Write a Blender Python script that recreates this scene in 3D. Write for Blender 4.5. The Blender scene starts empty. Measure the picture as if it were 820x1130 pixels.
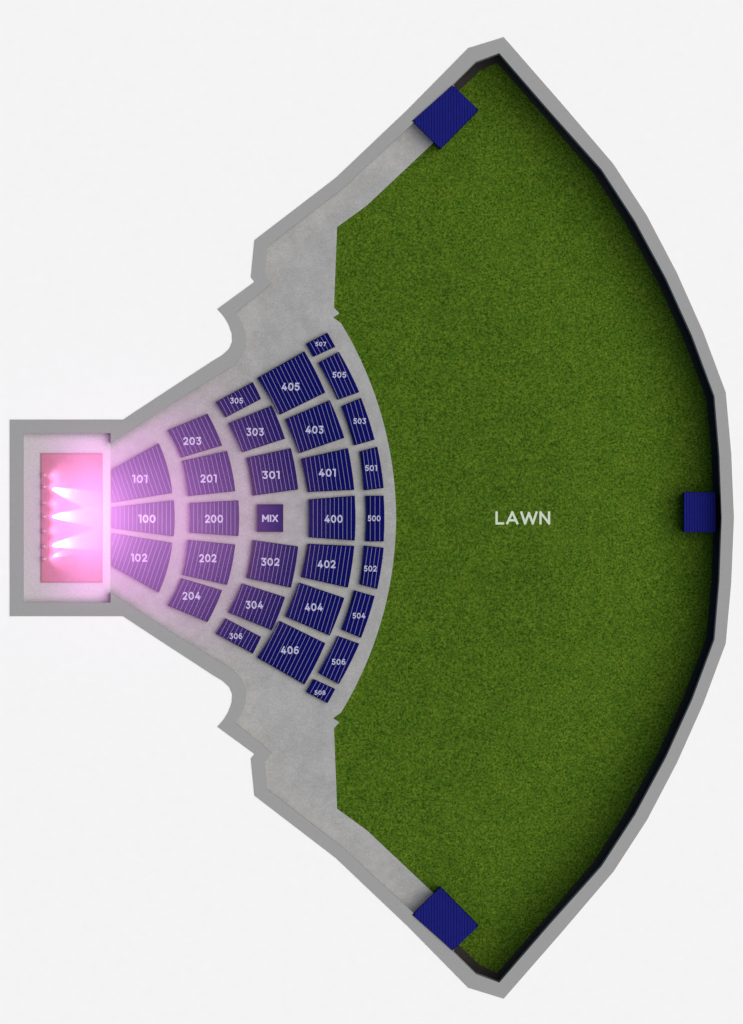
import bpy, bmesh, math, random
from mathutils import Vector, Matrix
from mathutils.geometry import tessellate_polygon
random.seed(4)
S=0.2; CY=571.5
def W(x,y,z=0.0): return Vector(((x-410)*S,(565-y)*S,z))
scene=bpy.context.scene
# ---------------------------------------------------------------- materials
def mat(name,base,rough=0.85,var=0.0,scale=1.0,bump=0.0,detail=6,col2=None,spec=0.03):
    m=bpy.data.materials.new(name); m.use_nodes=True
    nt=m.node_tree; b=nt.nodes['Principled BSDF']
    b.inputs['Roughness'].default_value=rough
    b.inputs['Specular IOR Level'].default_value=spec
    b.inputs['Base Color'].default_value=(*base,1)
    if var>0 or col2:
        tc=nt.nodes.new('ShaderNodeTexCoord')
        n=nt.nodes.new('ShaderNodeTexNoise'); n.inputs['Scale'].default_value=scale; n.inputs['Detail'].default_value=detail
        n.inputs['Roughness'].default_value=0.7
        nt.links.new(tc.outputs['Object'],n.inputs['Vector'])
        r=nt.nodes.new('ShaderNodeValToRGB')
        r.color_ramp.elements[0].position=0.3; r.color_ramp.elements[1].position=0.7
        c2=col2 or tuple(c*(1+var) for c in base)
        c1=tuple(c*(1-var) for c in base)
        r.color_ramp.elements[0].color=(*c1,1); r.color_ramp.elements[1].color=(*c2,1)
        nt.links.new(n.outputs['Fac'],r.inputs['Fac']); nt.links.new(r.outputs['Color'],b.inputs['Base Color'])
    return m
def mixmat(name,layers,rough=0.9,bump=0.3):
    m=bpy.data.materials.new(name); m.use_nodes=True
    nt=m.node_tree; b=nt.nodes['Principled BSDF']; b.inputs['Roughness'].default_value=rough
    b.inputs['Specular IOR Level'].default_value=0.03
    tc=nt.nodes.new('ShaderNodeTexCoord'); prev=None; first=None
    for L in layers:
        (sc,dt,c1,c2,lo,hi)=L[:6]
        n=nt.nodes.new('ShaderNodeTexNoise'); n.inputs['Scale'].default_value=sc; n.inputs['Detail'].default_value=dt
        n.inputs['Roughness'].default_value=0.75
        nt.links.new(tc.outputs['Object'],n.inputs['Vector'])
        r=nt.nodes.new('ShaderNodeValToRGB'); r.color_ramp.elements[0].position=lo; r.color_ramp.elements[1].position=hi
        r.color_ramp.elements[0].color=(*c1,1); r.color_ramp.elements[1].color=(*c2,1)
        nt.links.new(n.outputs['Fac'],r.inputs['Fac'])
        if prev is None: prev=r.outputs['Color']; first=n.outputs['Fac']
        else:
            mx=nt.nodes.new('ShaderNodeMix'); mx.data_type='RGBA'; mx.blend_type='MULTIPLY'; mx.inputs[0].default_value=1
            nt.links.new(prev,mx.inputs[6]); nt.links.new(r.outputs['Color'],mx.inputs[7]); prev=mx.outputs[2]
    nt.links.new(prev,b.inputs['Base Color'])
    if bump>0:
        bp=nt.nodes.new('ShaderNodeBump'); bp.inputs['Strength'].default_value=bump; bp.inputs['Distance'].default_value=0.15
        nt.links.new(first,bp.inputs['Height']); nt.links.new(bp.outputs['Normal'],b.inputs['Normal'])
    return m
M_ground=mixmat('pale_paving',[(0.4,4,(.79,.79,.79),(.81,.81,.81),.3,.7)],bump=0.0)
M_wall=mixmat('wall_concrete',[(1.5,6,(.275,.275,.275),(.295,.295,.295),.3,.7)],bump=0.05)
M_conc=mixmat('concourse_concrete',[(2.2,8,(.275,.275,.276),(.385,.385,.385),.3,.7),(0.12,4,(.88,.88,.88),(1.05,1.05,1.05),.35,.65),(0.5,5,(.93,.93,.93),(1.04,1.04,1.04),.35,.65)],bump=0.1)
M_grass=mixmat('grass',[(2.3,7,(.009,.029,.002),(.098,.186,.014),.36,.66),
                        (1.1,4,(.70,.80,.75),(1.30,1.14,1.2),.35,.65),
                        (0.16,4,(.88,.94,.9),(1.14,1.06,1.1),.35,.65)],bump=0.5)
M_track=mat('dark_track',(.030,.028,.026),var=.25,scale=2.0)
M_deck=mat('navy_deck',(.0025,.003,.055),rough=.8,var=.15,scale=.6)
M_seat=mat('navy_seat',(.0025,.0028,.084),rough=.8,var=.12,scale=1.5)
M_line=mat('row_nosing',(.17,.17,.36),rough=.7)
M_rim=mat('section_rim',(.002,.002,.045),rough=.7)
M_booth=mat('booth_roof',(.0015,.0018,.085),rough=.7,var=.1,scale=1)
M_num=mat('number_paint',(.40,.40,.54),rough=.8)
M_lawnpaint=mat('lawn_paint',(.50,.57,.45),var=.06,scale=3,rough=.9)
M_plat=mat('platform_blue',(.010,.012,.15),rough=.8,var=.12,scale=1)
M_plat2=mat('platform_rib',(.005,.006,.07),rough=.8)
M_stagefloor=mixmat('stage_house_floor',[(2.2,6,(.36,.35,.355),(.47,.46,.465),.3,.7)],bump=0.05)
M_red=mat('red_stage_deck',(.40,.15,.18),rough=.7,var=.12,scale=.8)
M_red2=mat('red_stage_edge',(.34,.12,.13),rough=.7)
M_metal=mat('lamp_housing',(.35,.22,.24),rough=.4)
def emis(name,c,s):
    m=bpy.data.materials.new(name); m.use_nodes=True; nt=m.node_tree
    b=nt.nodes['Principled BSDF']; b.inputs['Emission Color'].default_value=(*c,1); b.inputs['Emission Strength'].default_value=s
    return m
M_lens=emis('lamp_lens',(1,.95,.75),3)
# ---------------------------------------------------------------- helpers
def finish(bm,name,mats,parent=None,smooth=False):
    me=bpy.data.meshes.new(name); bm.to_mesh(me); bm.free()
    for m in (mats if isinstance(mats,list) else [mats]): me.materials.append(m)
    o=bpy.data.objects.new(name,me); scene.collection.objects.link(o)
    if smooth:
        for p in me.polygons: p.use_smooth=True
    return o
def empty(name,loc=(0,0,0)):
    o=bpy.data.objects.new(name,None); o.location=loc; o.empty_display_size=.5; scene.collection.objects.link(o); bpy.context.view_layer.update(); return o
def par(o,p):
    o.parent=p; o.matrix_parent_inverse=p.matrix_basis.inverted()
def prism(bm,pts,z0,z1,mi=0,bottom=False):
    n=len(pts)
    a=sum(pts[i][0]*pts[(i+1)%n][1]-pts[(i+1)%n][0]*pts[i][1] for i in range(n))
    if a<0: pts=pts[::-1]
    t=[bm.verts.new((p[0],p[1],z1)) for p in pts]; b=[bm.verts.new((p[0],p[1],z0)) for p in pts]
    fs=[]
    if n<=4: fs.append(bm.faces.new(t))
    else:
        for tri in tessellate_polygon([[Vector((p[0],p[1],0)) for p in pts]]):
            i,j,k=tri
            cr=(pts[j][0]-pts[i][0])*(pts[k][1]-pts[i][1])-(pts[j][1]-pts[i][1])*(pts[k][0]-pts[i][0])
            if abs(cr)<1e-9: continue
            if cr<0: j,k=k,j
            fs.append(bm.faces.new((t[i],t[j],t[k])))
    if bottom: fs.append(bm.faces.new(b[::-1]))
    for i in range(n):
        j=(i+1)%n; fs.append(bm.faces.new((b[i],b[j],t[j],t[i])))
    for f in fs: f.material_index=mi
    return fs
def P(pts): return [tuple(W(*p)[:2]) for p in pts]
def mir(pts): return [(x,2*CY-y) for x,y in reversed(pts)]
def box(bm,cx,cy,cz,sx,sy,sz,mi=0):
    prism(bm,[(cx-sx/2,cy-sy/2),(cx+sx/2,cy-sy/2),(cx+sx/2,cy+sy/2),(cx-sx/2,cy+sy/2)],cz-sz/2,cz+sz/2,mi,True)
# ---------------------------------------------------------------- perimeter wall
outer=[(11,463),(122,463),(136,463),(190,427.5),(236,397.5),(246,391.5),(253,385),(256.5,377),(256,368),(252,357),(247,349),(240,341),
       (281,311),(277,306),(281,265),(371,196),(450,121),(517,53),(556,41),(618,112),(677,181),(714,238),(747,301),(776,366),(801,433),(807,500),(810,571.5)]
inner=[(26,478),(122,478),(122,489),(196,441),(246,410.5),(258,403),(267,393),(271.5,381),(271,367),(268,358),(264,351),(260,345),
       (300,312),(292,301),(295,272),(379,207),(460,132),(525,68),(551,58.5),(606,122),(664,187),(701,244),(735,307),(764,371),(788.5,437),(794,502),(796.5,571.5)]
O=outer+mir(outer)[1:]; I=inner+mir(inner)[1:]
bm=bmesh.new(); n=len(O); ZT=0.12; ZB=-13
vo=[bm.verts.new(W(*p,ZT)) for p in O]; vi=[bm.verts.new(W(*p,ZT)) for p in I]
wo=[bm.verts.new(W(*p,ZB)) for p in O]; wi=[bm.verts.new(W(*p,ZB)) for p in I]
for i in range(n):
    j=(i+1)%n
    bm.faces.new((vo[i],vo[j],vi[j],vi[i])); bm.faces.new((vi[i],vi[j],wi[j],wi[i])); bm.faces.new((wo[i],wo[j],vo[j],vo[i]))
bmesh.ops.recalc_face_normals(bm,faces=bm.faces)
finish(bm,'perimeter_wall',M_wall)
# ---------------------------------------------------------------- ground with hole
bm=bmesh.new()
R=1500
a=[bm.verts.new(p) for p in [(-R,-R,0),(R,-R,0),(R,R,0),(-R,R,0)]]
b=[bm.verts.new(W(*p,0)) for p in O]
ed=[bm.edges.new((a[i],a[(i+1)%4])) for i in range(4)]+[bm.edges.new((b[i],b[(i+1)%n])) for i in range(n)]
bmesh.ops.triangle_fill(bm,use_beauty=True,edges=ed)
for f in bm.faces:
    if f.normal.z<0: f.normal_flip()
finish(bm,'ground',M_ground)
# ---------------------------------------------------------------- lawn
right=[(525,74)]+inner[18:]
RB=right+mir(right)[1:]
def segd(px,py,ax,ay,bx,by):
    dx,dy=bx-ax,by-ay; t=max(0,min(1,((px-ax)*dx+(py-ay)*dy)/(dx*dx+dy*dy)))
    return math.hypot(px-ax-t*dx,py-ay-t*dy)
def lawnz(x,y):
    d=min(segd(x,y,*RB[i],*RB[i+1]) for i in range(len(RB)-1))
    if x>796: d=0
    t=max(0,min(1,1-(d-20)/170)); t=t*t*(3-2*t)
    return -5.4-5.4*t
bm=bmesh.new(); xs=list(range(340,826,9)); ys=list(range(26,1120,9)); g={}
for i,x in enumerate(xs):
    for j,y in enumerate(ys): g[i,j]=bm.verts.new(W(x,y,lawnz(x,y)+random.uniform(-.015,.015)))
for i in range(len(xs)-1):
    for j in range(len(ys)-1): bm.faces.new((g[i,j],g[i,j+1],g[i+1,j+1],g[i+1,j]))
finish(bm,'lawn',M_grass,smooth=True)
# dark track
tr=[(504,101),(530,76),(549,67),(600,125),(656,190),(692,246),(727,310),(756,374),(781,439),(787,503),(789,571.5)]
wl=[(495,94),(522,62),(552,52),(612,118),(670,184),(707,241),(741,304),(770,369),(795,435),(800,500),(803,571.5)]
T=tr+mir(tr)[1:]; Wl=wl+mir(wl)[1:]
bm=bmesh.new()
for i in range(len(T)-1):
    za,zb=lawnz(*T[i])+.12,lawnz(*T[i+1])+.12
    bm.faces.new([bm.verts.new(v) for v in (W(*T[i],za),W(*T[i+1],zb),W(*Wl[i+1],zb),W(*Wl[i],za))])
    bm.faces.new([bm.verts.new(v) for v in (W(*T[i],za),W(*T[i+1],zb),W(*T[i+1],zb-.4),W(*T[i],za-.4))])
bmesh.ops.remove_doubles(bm,verts=bm.verts,dist=.001)
bmesh.ops.recalc_face_normals(bm,faces=bm.faces)
finish(bm,'perimeter_track',M_track)
# ---------------------------------------------------------------- concourse
CX=18.5
mid=[((o[0]+i_[0])/2,(o[1]+i_[1])/2) for o,i_ in zip(outer,inner)]
ZC=-3.6
half=[(112,571.5),(112,470)]+mid[2:16]+[(455.5,126),(497,88),(505,100),(478,157),(405,226),(372,250),(368.5,339),(374.5,345.5),(367.5,350)]
a0=math.atan2(CY-350,368-CX)
for k in range(1,24):
    t=a0*(1-k/24); rr=417.5+ (1.2*(k/24)); half.append((CX+rr*math.cos(t),CY-rr*math.sin(t)))
full=half+[(437.3,CY)]+mir(half)[:-1]
bm=bmesh.new(); prism(bm,P(full),-8,ZC)
finish(bm,'concourse',M_conc)
# ---------------------------------------------------------------- stage
st=empty('stage',W(80,571.5,0))
ZS=-2.2
bm=bmesh.new(); prism(bm,P([(18,470),(121.5,470),(121.5,673),(18,673)]),-6,ZS); par(finish(bm,'stage_house_floor',M_stagefloor),st)
bm=bmesh.new()
prism(bm,P([(45,500),(113,500),(113,643),(45,643)]),ZS-.1,ZS+.25,1)
for k in range(17):
    x0=46+k*3.9; prism(bm,P([(x0,501.5),(x0+3.75,501.5),(x0+3.75,641.5),(x0,641.5)]),ZS+.2,ZS+.29,0)
par(finish(bm,'stage_deck',[M_red,M_red2]),st)
def spot(name,loc,target,power,color,size,blend=.5,rad=.15,parent=None):
    l=bpy.data.lights.new(name,'SPOT'); l.energy=power; l.color=color; l.spot_size=math.radians(size); l.spot_blend=blend; l.shadow_soft_size=rad
    o=bpy.data.objects.new(name,l); o.location=loc; o.rotation_euler=(Vector(target)-Vector(loc)).to_track_quat('-Z','Y').to_euler()
    scene.collection.objects.link(o)
    if parent: par(o,parent)
    return o
lamps=[(524,0,0),(537,2,-1.6),(555,0,0),(570,2,0),(586,0,0),(603,2,.7),(617,1,1.2)]
for k,(yy,big,tl) in enumerate(lamps):
    e=empty('stage_light',W(48,yy,ZS+.3))
    bm=bmesh.new(); c=W(48,yy)
    box(bm,c.x-.15,c.y,ZS+.4,.5,.6,.22); box(bm,c.x-.1,c.y-.34,ZS+.75,.14,.07,.7); box(bm,c.x-.1,c.y+.34,ZS+.75,.14,.07,.7)
    r=bmesh.ops.create_cone(bm,cap_ends=True,segments=16,radius1=.24,radius2=.32,depth=.7)
    bmesh.ops.transform(bm,matrix=Matrix.Translation((c.x-.1,c.y,ZS+1.0))@Matrix.Rotation(math.radians(100),4,'Y'),verts=r['verts'])
    par(finish(bm,'housing',M_metal),e)
    bm=bmesh.new(); r=bmesh.ops.create_circle(bm,cap_ends=True,segments=16,radius=.27)
    bmesh.ops.transform(bm,matrix=Matrix.Translation((c.x+.27,c.y,ZS+.94))@Matrix.Rotation(math.radians(100),4,'Y'),verts=r['verts'])
    par(finish(bm,'lens',M_lens),e)
    pw=(300,6000,42000)[big]
    spot('beam',(c.x+.32,c.y,ZS+.95),(c.x+(3,4,5.5)[big],c.y+tl,ZS+.25),pw,(1,.98,.42),(22,22,29)[big],.55,.08,e)
    spot('pink_wash',(c.x+.3,c.y,ZS+2.0),(c.x+22,c.y+(571-yy)*-.08,ZC+1),2200,(1,.45,.85),120,1,.3,e)
# ---------------------------------------------------------------- lettering (stroke-built sans, flat ribbons)
def ell(cx,cy,rx,ry,a0=0,a1=360,n=24):
    return [(cx+rx*math.cos(math.radians(a0+(a1-a0)*k/n)),cy+ry*math.sin(math.radians(a0+(a1-a0)*k/n))) for k in range(n+1)]
G={
'0':(.60,[ell(.30,.5,.29,.41)]),
'1':(.24,[[(.0,.91),(.22,.91),(.22,.09)]]),
'2':(.54,[ell(.27,.66,.25,.25,160,-20,14)+[(.46,.50),(.05,.09)],[(.05,.09),(.54,.09)]]),
'3':(.54,[[(.03,.91),(.50,.91),(.26,.58)],[(.26,.57)]+ell(.27,.33,.25,.24,80,-150,16)]),
'4':(.62,[[(.38,.91),(.02,.30),(.62,.30)],[(.44,.52),(.44,.09)]]),
'5':(.54,[[(.50,.91),(.11,.91),(.08,.56)],[(.08,.56)]+ell(.26,.34,.26,.25,85,-150,16)]),
'6':(.56,[ell(.29,.33,.26,.24),ell(.34,.48,.31,.43,178,60,12)]),
'7':(.54,[[(.0,.91),(.53,.91),(.20,.09)]]),
'8':(.56,[ell(.28,.71,.21,.20),ell(.28,.31,.26,.22)]),
'M':(.70,[[(0,.09),(0,.91),(.35,.38),(.70,.91),(.70,.09)]]),
'I':(.0,[[(0,.09),(0,.91)]]),
'X':(.58,[[(0,.91),(.58,.09)],[(.58,.91),(0,.09)]]),
'L':(.48,[[(0,.91),(0,.09),(.48,.09)]]),
'A':(.74,[[(0,.09),(.37,.91),(.74,.09)],[(.13,.32),(.61,.32)]]),
'W':(1.1,[[(0,.91),(.27,.09),(.55,.85),(.83,.09),(1.1,.91)]]),
'N':(.62,[[(0,.09),(0,.91),(.62,.09),(.62,.91)]]),
}
def text(s,px,py,h,z,m,name,parent=None,width=None,bold=.095):
    polys=[]  # list of flat polygons, each gets its own level
    x=0
    for ch in s:
        wd,strokes=G[ch]
        for pts in strokes:
            for (ax,ay),(bx,by) in zip(pts[:-1],pts[1:]):
                L=math.hypot(bx-ax,by-ay)
                if L<1e-5: continue
                th_=math.atan2(by-ay,bx-ax); cap=[]
                if len(pts)<6:   # straight strokes: squared ends
                    ex,ey=(bx-ax)/L*bold*.85,(by-ay)/L*bold*.85; nx,ny=-(by-ay)/L*bold,(bx-ax)/L*bold
                    cap=[(ax-ex-nx,ay-ey-ny),(bx+ex-nx,by+ey-ny),(bx+ex+nx,by+ey+ny),(ax-ex+nx,ay-ey+ny)]
                else:
                    for k in range(7): t=th_-math.pi/2+math.pi*k/6; cap.append((bx+bold*math.cos(t),by+bold*math.sin(t)))
                    for k in range(7): t=th_+math.pi/2+math.pi*k/6; cap.append((ax+bold*math.cos(t),ay+bold*math.sin(t)))
                polys.append([(x+a_,b_) for a_,b_ in cap])
        x+=wd+2*bold+.12
    X=[p[0] for q in polys for p in q]; Y=[p[1] for q in polys for p in q]
    cx=(min(X)+max(X))/2; cy=(min(Y)+max(Y))/2; sy=h*S/(max(Y)-min(Y)); sx=sy if width is None else width*S/(max(X)-min(X))
    c=W(px,py); bm=bmesh.new()
    for i,q in enumerate(polys):
        bm.faces.new([bm.verts.new(((a_-cx)*sx+c.x,(b_-cy)*sy+c.y,z+.0025*(i%37))) for a_,b_ in q])
    for f in bm.faces:
        f.normal_update()
        if f.normal.z<0: f.normal_flip()
    o=finish(bm,name,m)
    if parent: par(o,parent)
    return o
# ---------------------------------------------------------------- seating
def scan(poly,u0,ud,vd,c):
    pts=[((p[0]-c[0])*ud[0]+(p[1]-c[1])*ud[1],(p[0]-c[0])*vd[0]+(p[1]-c[1])*vd[1]) for p in poly]
    hits=[]
    for i in range(len(pts)):
        a,b=pts[i],pts[(i+1)%len(pts)]
        if (a[0]-u0)*(b[0]-u0)<0: t=(u0-a[0])/(b[0]-a[0]); hits.append(a[1]+t*(b[1]-a[1]))
    hits.sort(); return [(hits[i],hits[i+1]) for i in range(0,len(hits)-1,2)],pts
def section(num,c4,tx,ty,th,tw,straight_inner=False,step=4.7):
    it,ot,ob,ib=c4
    def arc(a,b,flat=False):
        ra,ta=math.hypot(a[0]-CX,a[1]-CY),math.atan2(a[1]-CY,a[0]-CX); rb,tb=math.hypot(b[0]-CX,b[1]-CY),math.atan2(b[1]-CY,b[0]-CX)
        if flat: return [a,b]
        return [(CX+(ra+(rb-ra)*k/8)*math.cos(ta+(tb-ta)*k/8),CY+(ra+(rb-ra)*k/8)*math.sin(ta+(tb-ta)*k/8)) for k in range(9)]
    poly=arc(ot,ob)+arc(ib,it,straight_inner)
    mx=sum(p[0] for p in c4)/4; my=sum(p[1] for p in c4)/4
    e=empty('seating_section',W(mx,my,ZC))
    ang=math.atan2(my-CY,mx-CX); ud=(math.cos(ang),math.sin(ang)); vd=(-ud[1],ud[0]); c=(mx,my)
    bm=bmesh.new(); prism(bm,P(poly),ZC-.1,ZC+.9,0); par(finish(bm,'riser_deck',[M_deck]),e)
    _,pts=scan(poly,0,ud,vd,c); u0=min(p[0] for p in pts); u1=max(p[0] for p in pts)
    nrow=max(2,round((u1-u0)/step)); stp=(u1-u0)/nrow
    bm=bmesh.new(); bl=bmesh.new()
    def quad(ua,ub,va,vb,va2,vb2):
        return P([(c[0]+u*ud[0]+v*vd[0],c[1]+u*ud[1]+v*vd[1]) for u,v in ((ua,va),(ub,va2),(ub,vb2),(ua,vb))])
    for k in range(nrow):
        ua=u0+k*stp+.75; ub=u0+(k+1)*stp-.55
        ha,_=scan(poly,ua,ud,vd,c); hb,_=scan(poly,ub,ud,vd,c)
        if ha and hb and len(ha)==len(hb):
            for (a,b),(a2,b2) in zip(ha,hb):
                if b-a>2.5 and b2-a2>2.5: prism(bm,quad(ua,ub,a+.9,b-.9,a2+.9,b2-.9),ZC+.85,ZC+1.2,0)
        if k>0:
            u=u0+k*stp; h,_=scan(poly,u,ud,vd,c)
            for a,b in h:
                if b-a>3: prism(bl,quad(u-.28,u+.28,a+.8,b-.8,a+.8,b-.8),ZC+.85,ZC+1.24,0)
    par(finish(bm,'bench_rows',[M_seat]),e); par(finish(bl,'row_nosings',[M_line]),e)
    text(num,tx,ty,th,ZC+1.26,M_num,'section_number',e,tw)
secs={
'101':([(123,518),(175,489),(190,544),(123,555)],154,528.5,9,17,True),
'201':([(201,508.5),(250.5,497.5),(259.5,542),(207.5,547.5)],230,528,9,18),
'203':([(185,474.5),(229,456.5),(245,491.5),(200,505)],212,486.5,9,20),
'301':([(272,505),(321,494.5),(329,540),(279,547)],299,524,9,19),
'303':([(252,467),(300,447.5),(314.5,484),(267.5,499)],281.5,476.5,9,19),
'305':([(238,443.5),(279,421.5),(288,440),(249,460.5)],261,442,6.5,14),
'401':([(332.5,506),(384,494.5),(391,540.5),(340,543)],361,521.5,9,19),
'403':([(315,462.5),(364,441.5),(380,483),(330.5,500)],347,474,9,20),
'405':([(284,417),(336,387.5),(359,433),(309,457.5)],320.5,426.5,9,20),
'501':([(397,498),(416.5,493),(423.5,538.5),(402,541)],409.5,516.5,6.5,13),
'503':([(377,448),(398.5,439),(413.5,485),(391,491.5)],397,464.5,6.5,14),
'505':([(351.5,400),(374,388),(396.5,432.5),(373,441)],374.5,413.5,6.5,15),
'507':([(338,379),(361.5,367),(370,382.5),(346,393.5)],354,379.5,5,12),
}
for k,v in secs.items():
    section(k,v[0],v[1],v[2],v[3],v[4],*(v[5:]))
    a=[(x,2*CY-y) for x,y in v[0]]
    section(str(int(k)+1),[a[3],a[2],a[1],a[0]],v[1]-.8,2*CY-v[2]+1.0,v[3],v[4]+(1 if k in('101','201','301','401','501') else 0),*(v[5:]))
section('100',[(123,559.5),(191.5,552),(191.5,592),(123,583)],162,572.5,9,19,True)
section('200',[(209,555),(263,552),(263,591.5),(209,588)],236,572.5,9,20)
section('400',[(341,551),(391.5,547),(391.5,596.5),(341,593)],368,572.5,9,20)
section('500',[(403.5,547),(423.5,547),(423.5,597.5),(403.5,597.5)],413,572,6.5,14)
e=empty('mixing_booth',W(298,571.5,ZC))
bm=bmesh.new(); prism(bm,P([(284,556.5),(312.5,556.5),(312.5,587),(284,587)]),ZC-.1,ZC+1.1,0)
prism(bm,P([(285.5,558),(311,558),(311,585.5),(285.5,585.5)]),ZC+1.0,ZC+1.25,1)
par(finish(bm,'booth_body',[M_rim,M_booth]),e)
text('MIX',298,572,8.5,ZC+1.3,M_num,'booth_lettering',e,18)
# ---------------------------------------------------------------- viewing platforms
def platform(c4,zt):
    mx=sum(p[0] for p in c4)/4; my=sum(p[1] for p in c4)/4
    e=empty('viewing_platform',W(mx,my,zt))
    bm=bmesh.new(); prism(bm,P(c4),-11.5,zt,0); par(finish(bm,'platform_base',[M_plat2]),e)
    bm=bmesh.new(); x0=min(p[0] for p in c4); x1=max(p[0] for p in c4)
    N=round((x1-x0)/3.0); st_=(x1-x0)/N
    for k in range(N):
        xa=x0+k*st_+.3; xb=x0+(k+1)*st_-.3
        ha,_=scan(c4,xa,(1,0),(0,1),(0,0)); hb,_=scan(c4,xb,(1,0),(0,1),(0,0))
        if ha and hb:
            (a,b),(a2,b2)=ha[0],hb[0]
            a+=.4;b-=.4;a2+=.4;b2-=.4
            if b>a and b2>a2: prism(bm,P([(xa,a),(xb,a2),(xb,b2),(xa,b)]),zt-.05,zt+.12,0)
    par(finish(bm,'bench_boards',[M_plat]),e)
d=[(455,133.5),(499.5,94),(528,121),(486,164)]
platform(d,.35)
platform([(x,2*CY-y) for x,y in d],.35)
platform([(755.5,543),(790.5,543),(790.5,587.5),(755.5,587.5)],-4.6)
text('LAWN',577.5,571.5,15.5,lawnz(577,571)+.1,M_lawnpaint,'lawn_lettering',None,61,.085)
# ---------------------------------------------------------------- stage glow: added pink volume, emits by itself in place of lamp light
def inside(x,y,poly):
    r=False; j=len(poly)-1
    for i in range(len(poly)):
        xi,yi=poly[i]; xj,yj=poly[j]
        if (yi>y)!=(yj>y) and x<(xj-xi)*(y-yi)/(yj-yi)+xi: r=not r
        j=i
    return r
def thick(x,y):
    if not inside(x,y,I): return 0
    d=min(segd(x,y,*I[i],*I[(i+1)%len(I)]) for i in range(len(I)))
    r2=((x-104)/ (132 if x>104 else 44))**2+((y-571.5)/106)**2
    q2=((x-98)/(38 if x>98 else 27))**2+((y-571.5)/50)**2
    t=math.exp(-r2)*.86+.95*math.exp(-q2)-.012  # glow falloff is shaped into the volume thickness
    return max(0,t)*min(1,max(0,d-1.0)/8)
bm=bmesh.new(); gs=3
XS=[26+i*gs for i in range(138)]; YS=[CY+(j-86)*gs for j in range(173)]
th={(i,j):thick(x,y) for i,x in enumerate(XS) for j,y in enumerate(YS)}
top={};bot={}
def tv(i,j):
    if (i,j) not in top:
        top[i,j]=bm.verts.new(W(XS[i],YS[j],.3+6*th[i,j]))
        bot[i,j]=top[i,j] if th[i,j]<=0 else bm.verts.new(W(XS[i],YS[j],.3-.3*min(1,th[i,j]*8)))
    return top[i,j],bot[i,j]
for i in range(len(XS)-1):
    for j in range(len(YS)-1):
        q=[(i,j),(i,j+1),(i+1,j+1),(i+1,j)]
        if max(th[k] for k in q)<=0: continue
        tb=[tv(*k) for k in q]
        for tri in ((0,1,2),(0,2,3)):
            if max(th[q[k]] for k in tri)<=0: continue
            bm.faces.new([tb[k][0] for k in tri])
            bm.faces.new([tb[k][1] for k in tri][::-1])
m=bpy.data.materials.new('pink_glow_emission')
glow_vol=finish(bm,'stage_glow_volume',[m])
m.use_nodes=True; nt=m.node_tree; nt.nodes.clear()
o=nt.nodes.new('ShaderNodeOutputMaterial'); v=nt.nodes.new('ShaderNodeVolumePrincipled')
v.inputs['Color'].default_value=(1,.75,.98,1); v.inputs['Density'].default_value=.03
v.inputs['Emission Color'].default_value=(1,.34,.95,1); v.inputs['Emission Strength'].default_value=.082  # own emission stands in for pink lamp light scattered over the stage
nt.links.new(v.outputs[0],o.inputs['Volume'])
# ---------------------------------------------------------------- light
w=bpy.data.worlds.new('World'); scene.world=w; w.use_nodes=True; nt=w.node_tree
bg=nt.nodes['Background']; sky=nt.nodes.new('ShaderNodeTexSky'); sky.sky_type='NISHITA'; sky.sun_disc=False
EL=55; sky.sun_elevation=math.radians(EL); sky.sun_rotation=math.radians(90)
nt.links.new(sky.outputs[0],bg.inputs[0]); bg.inputs[1].default_value=.09
l=bpy.data.lights.new('sun','SUN'); l.energy=3.52; l.angle=math.radians(62); l.color=(1,.935,.815)
so=bpy.data.objects.new('sun',l); so.rotation_euler=(0,math.radians(90-EL),0); scene.collection.objects.link(so)
# ---------------------------------------------------------------- camera
cam=bpy.data.cameras.new('camera'); co=bpy.data.objects.new('camera',cam); scene.collection.objects.link(co)
D=2500; cam.sensor_fit='VERTICAL'; cam.sensor_height=24; cam.lens=24*D/(1130*S); cam.clip_start=10; cam.clip_end=8000
co.location=(0,0,D); scene.camera=co
scene.view_settings.view_transform='Standard'; scene.view_settings.look='None'; scene.view_settings.exposure=0
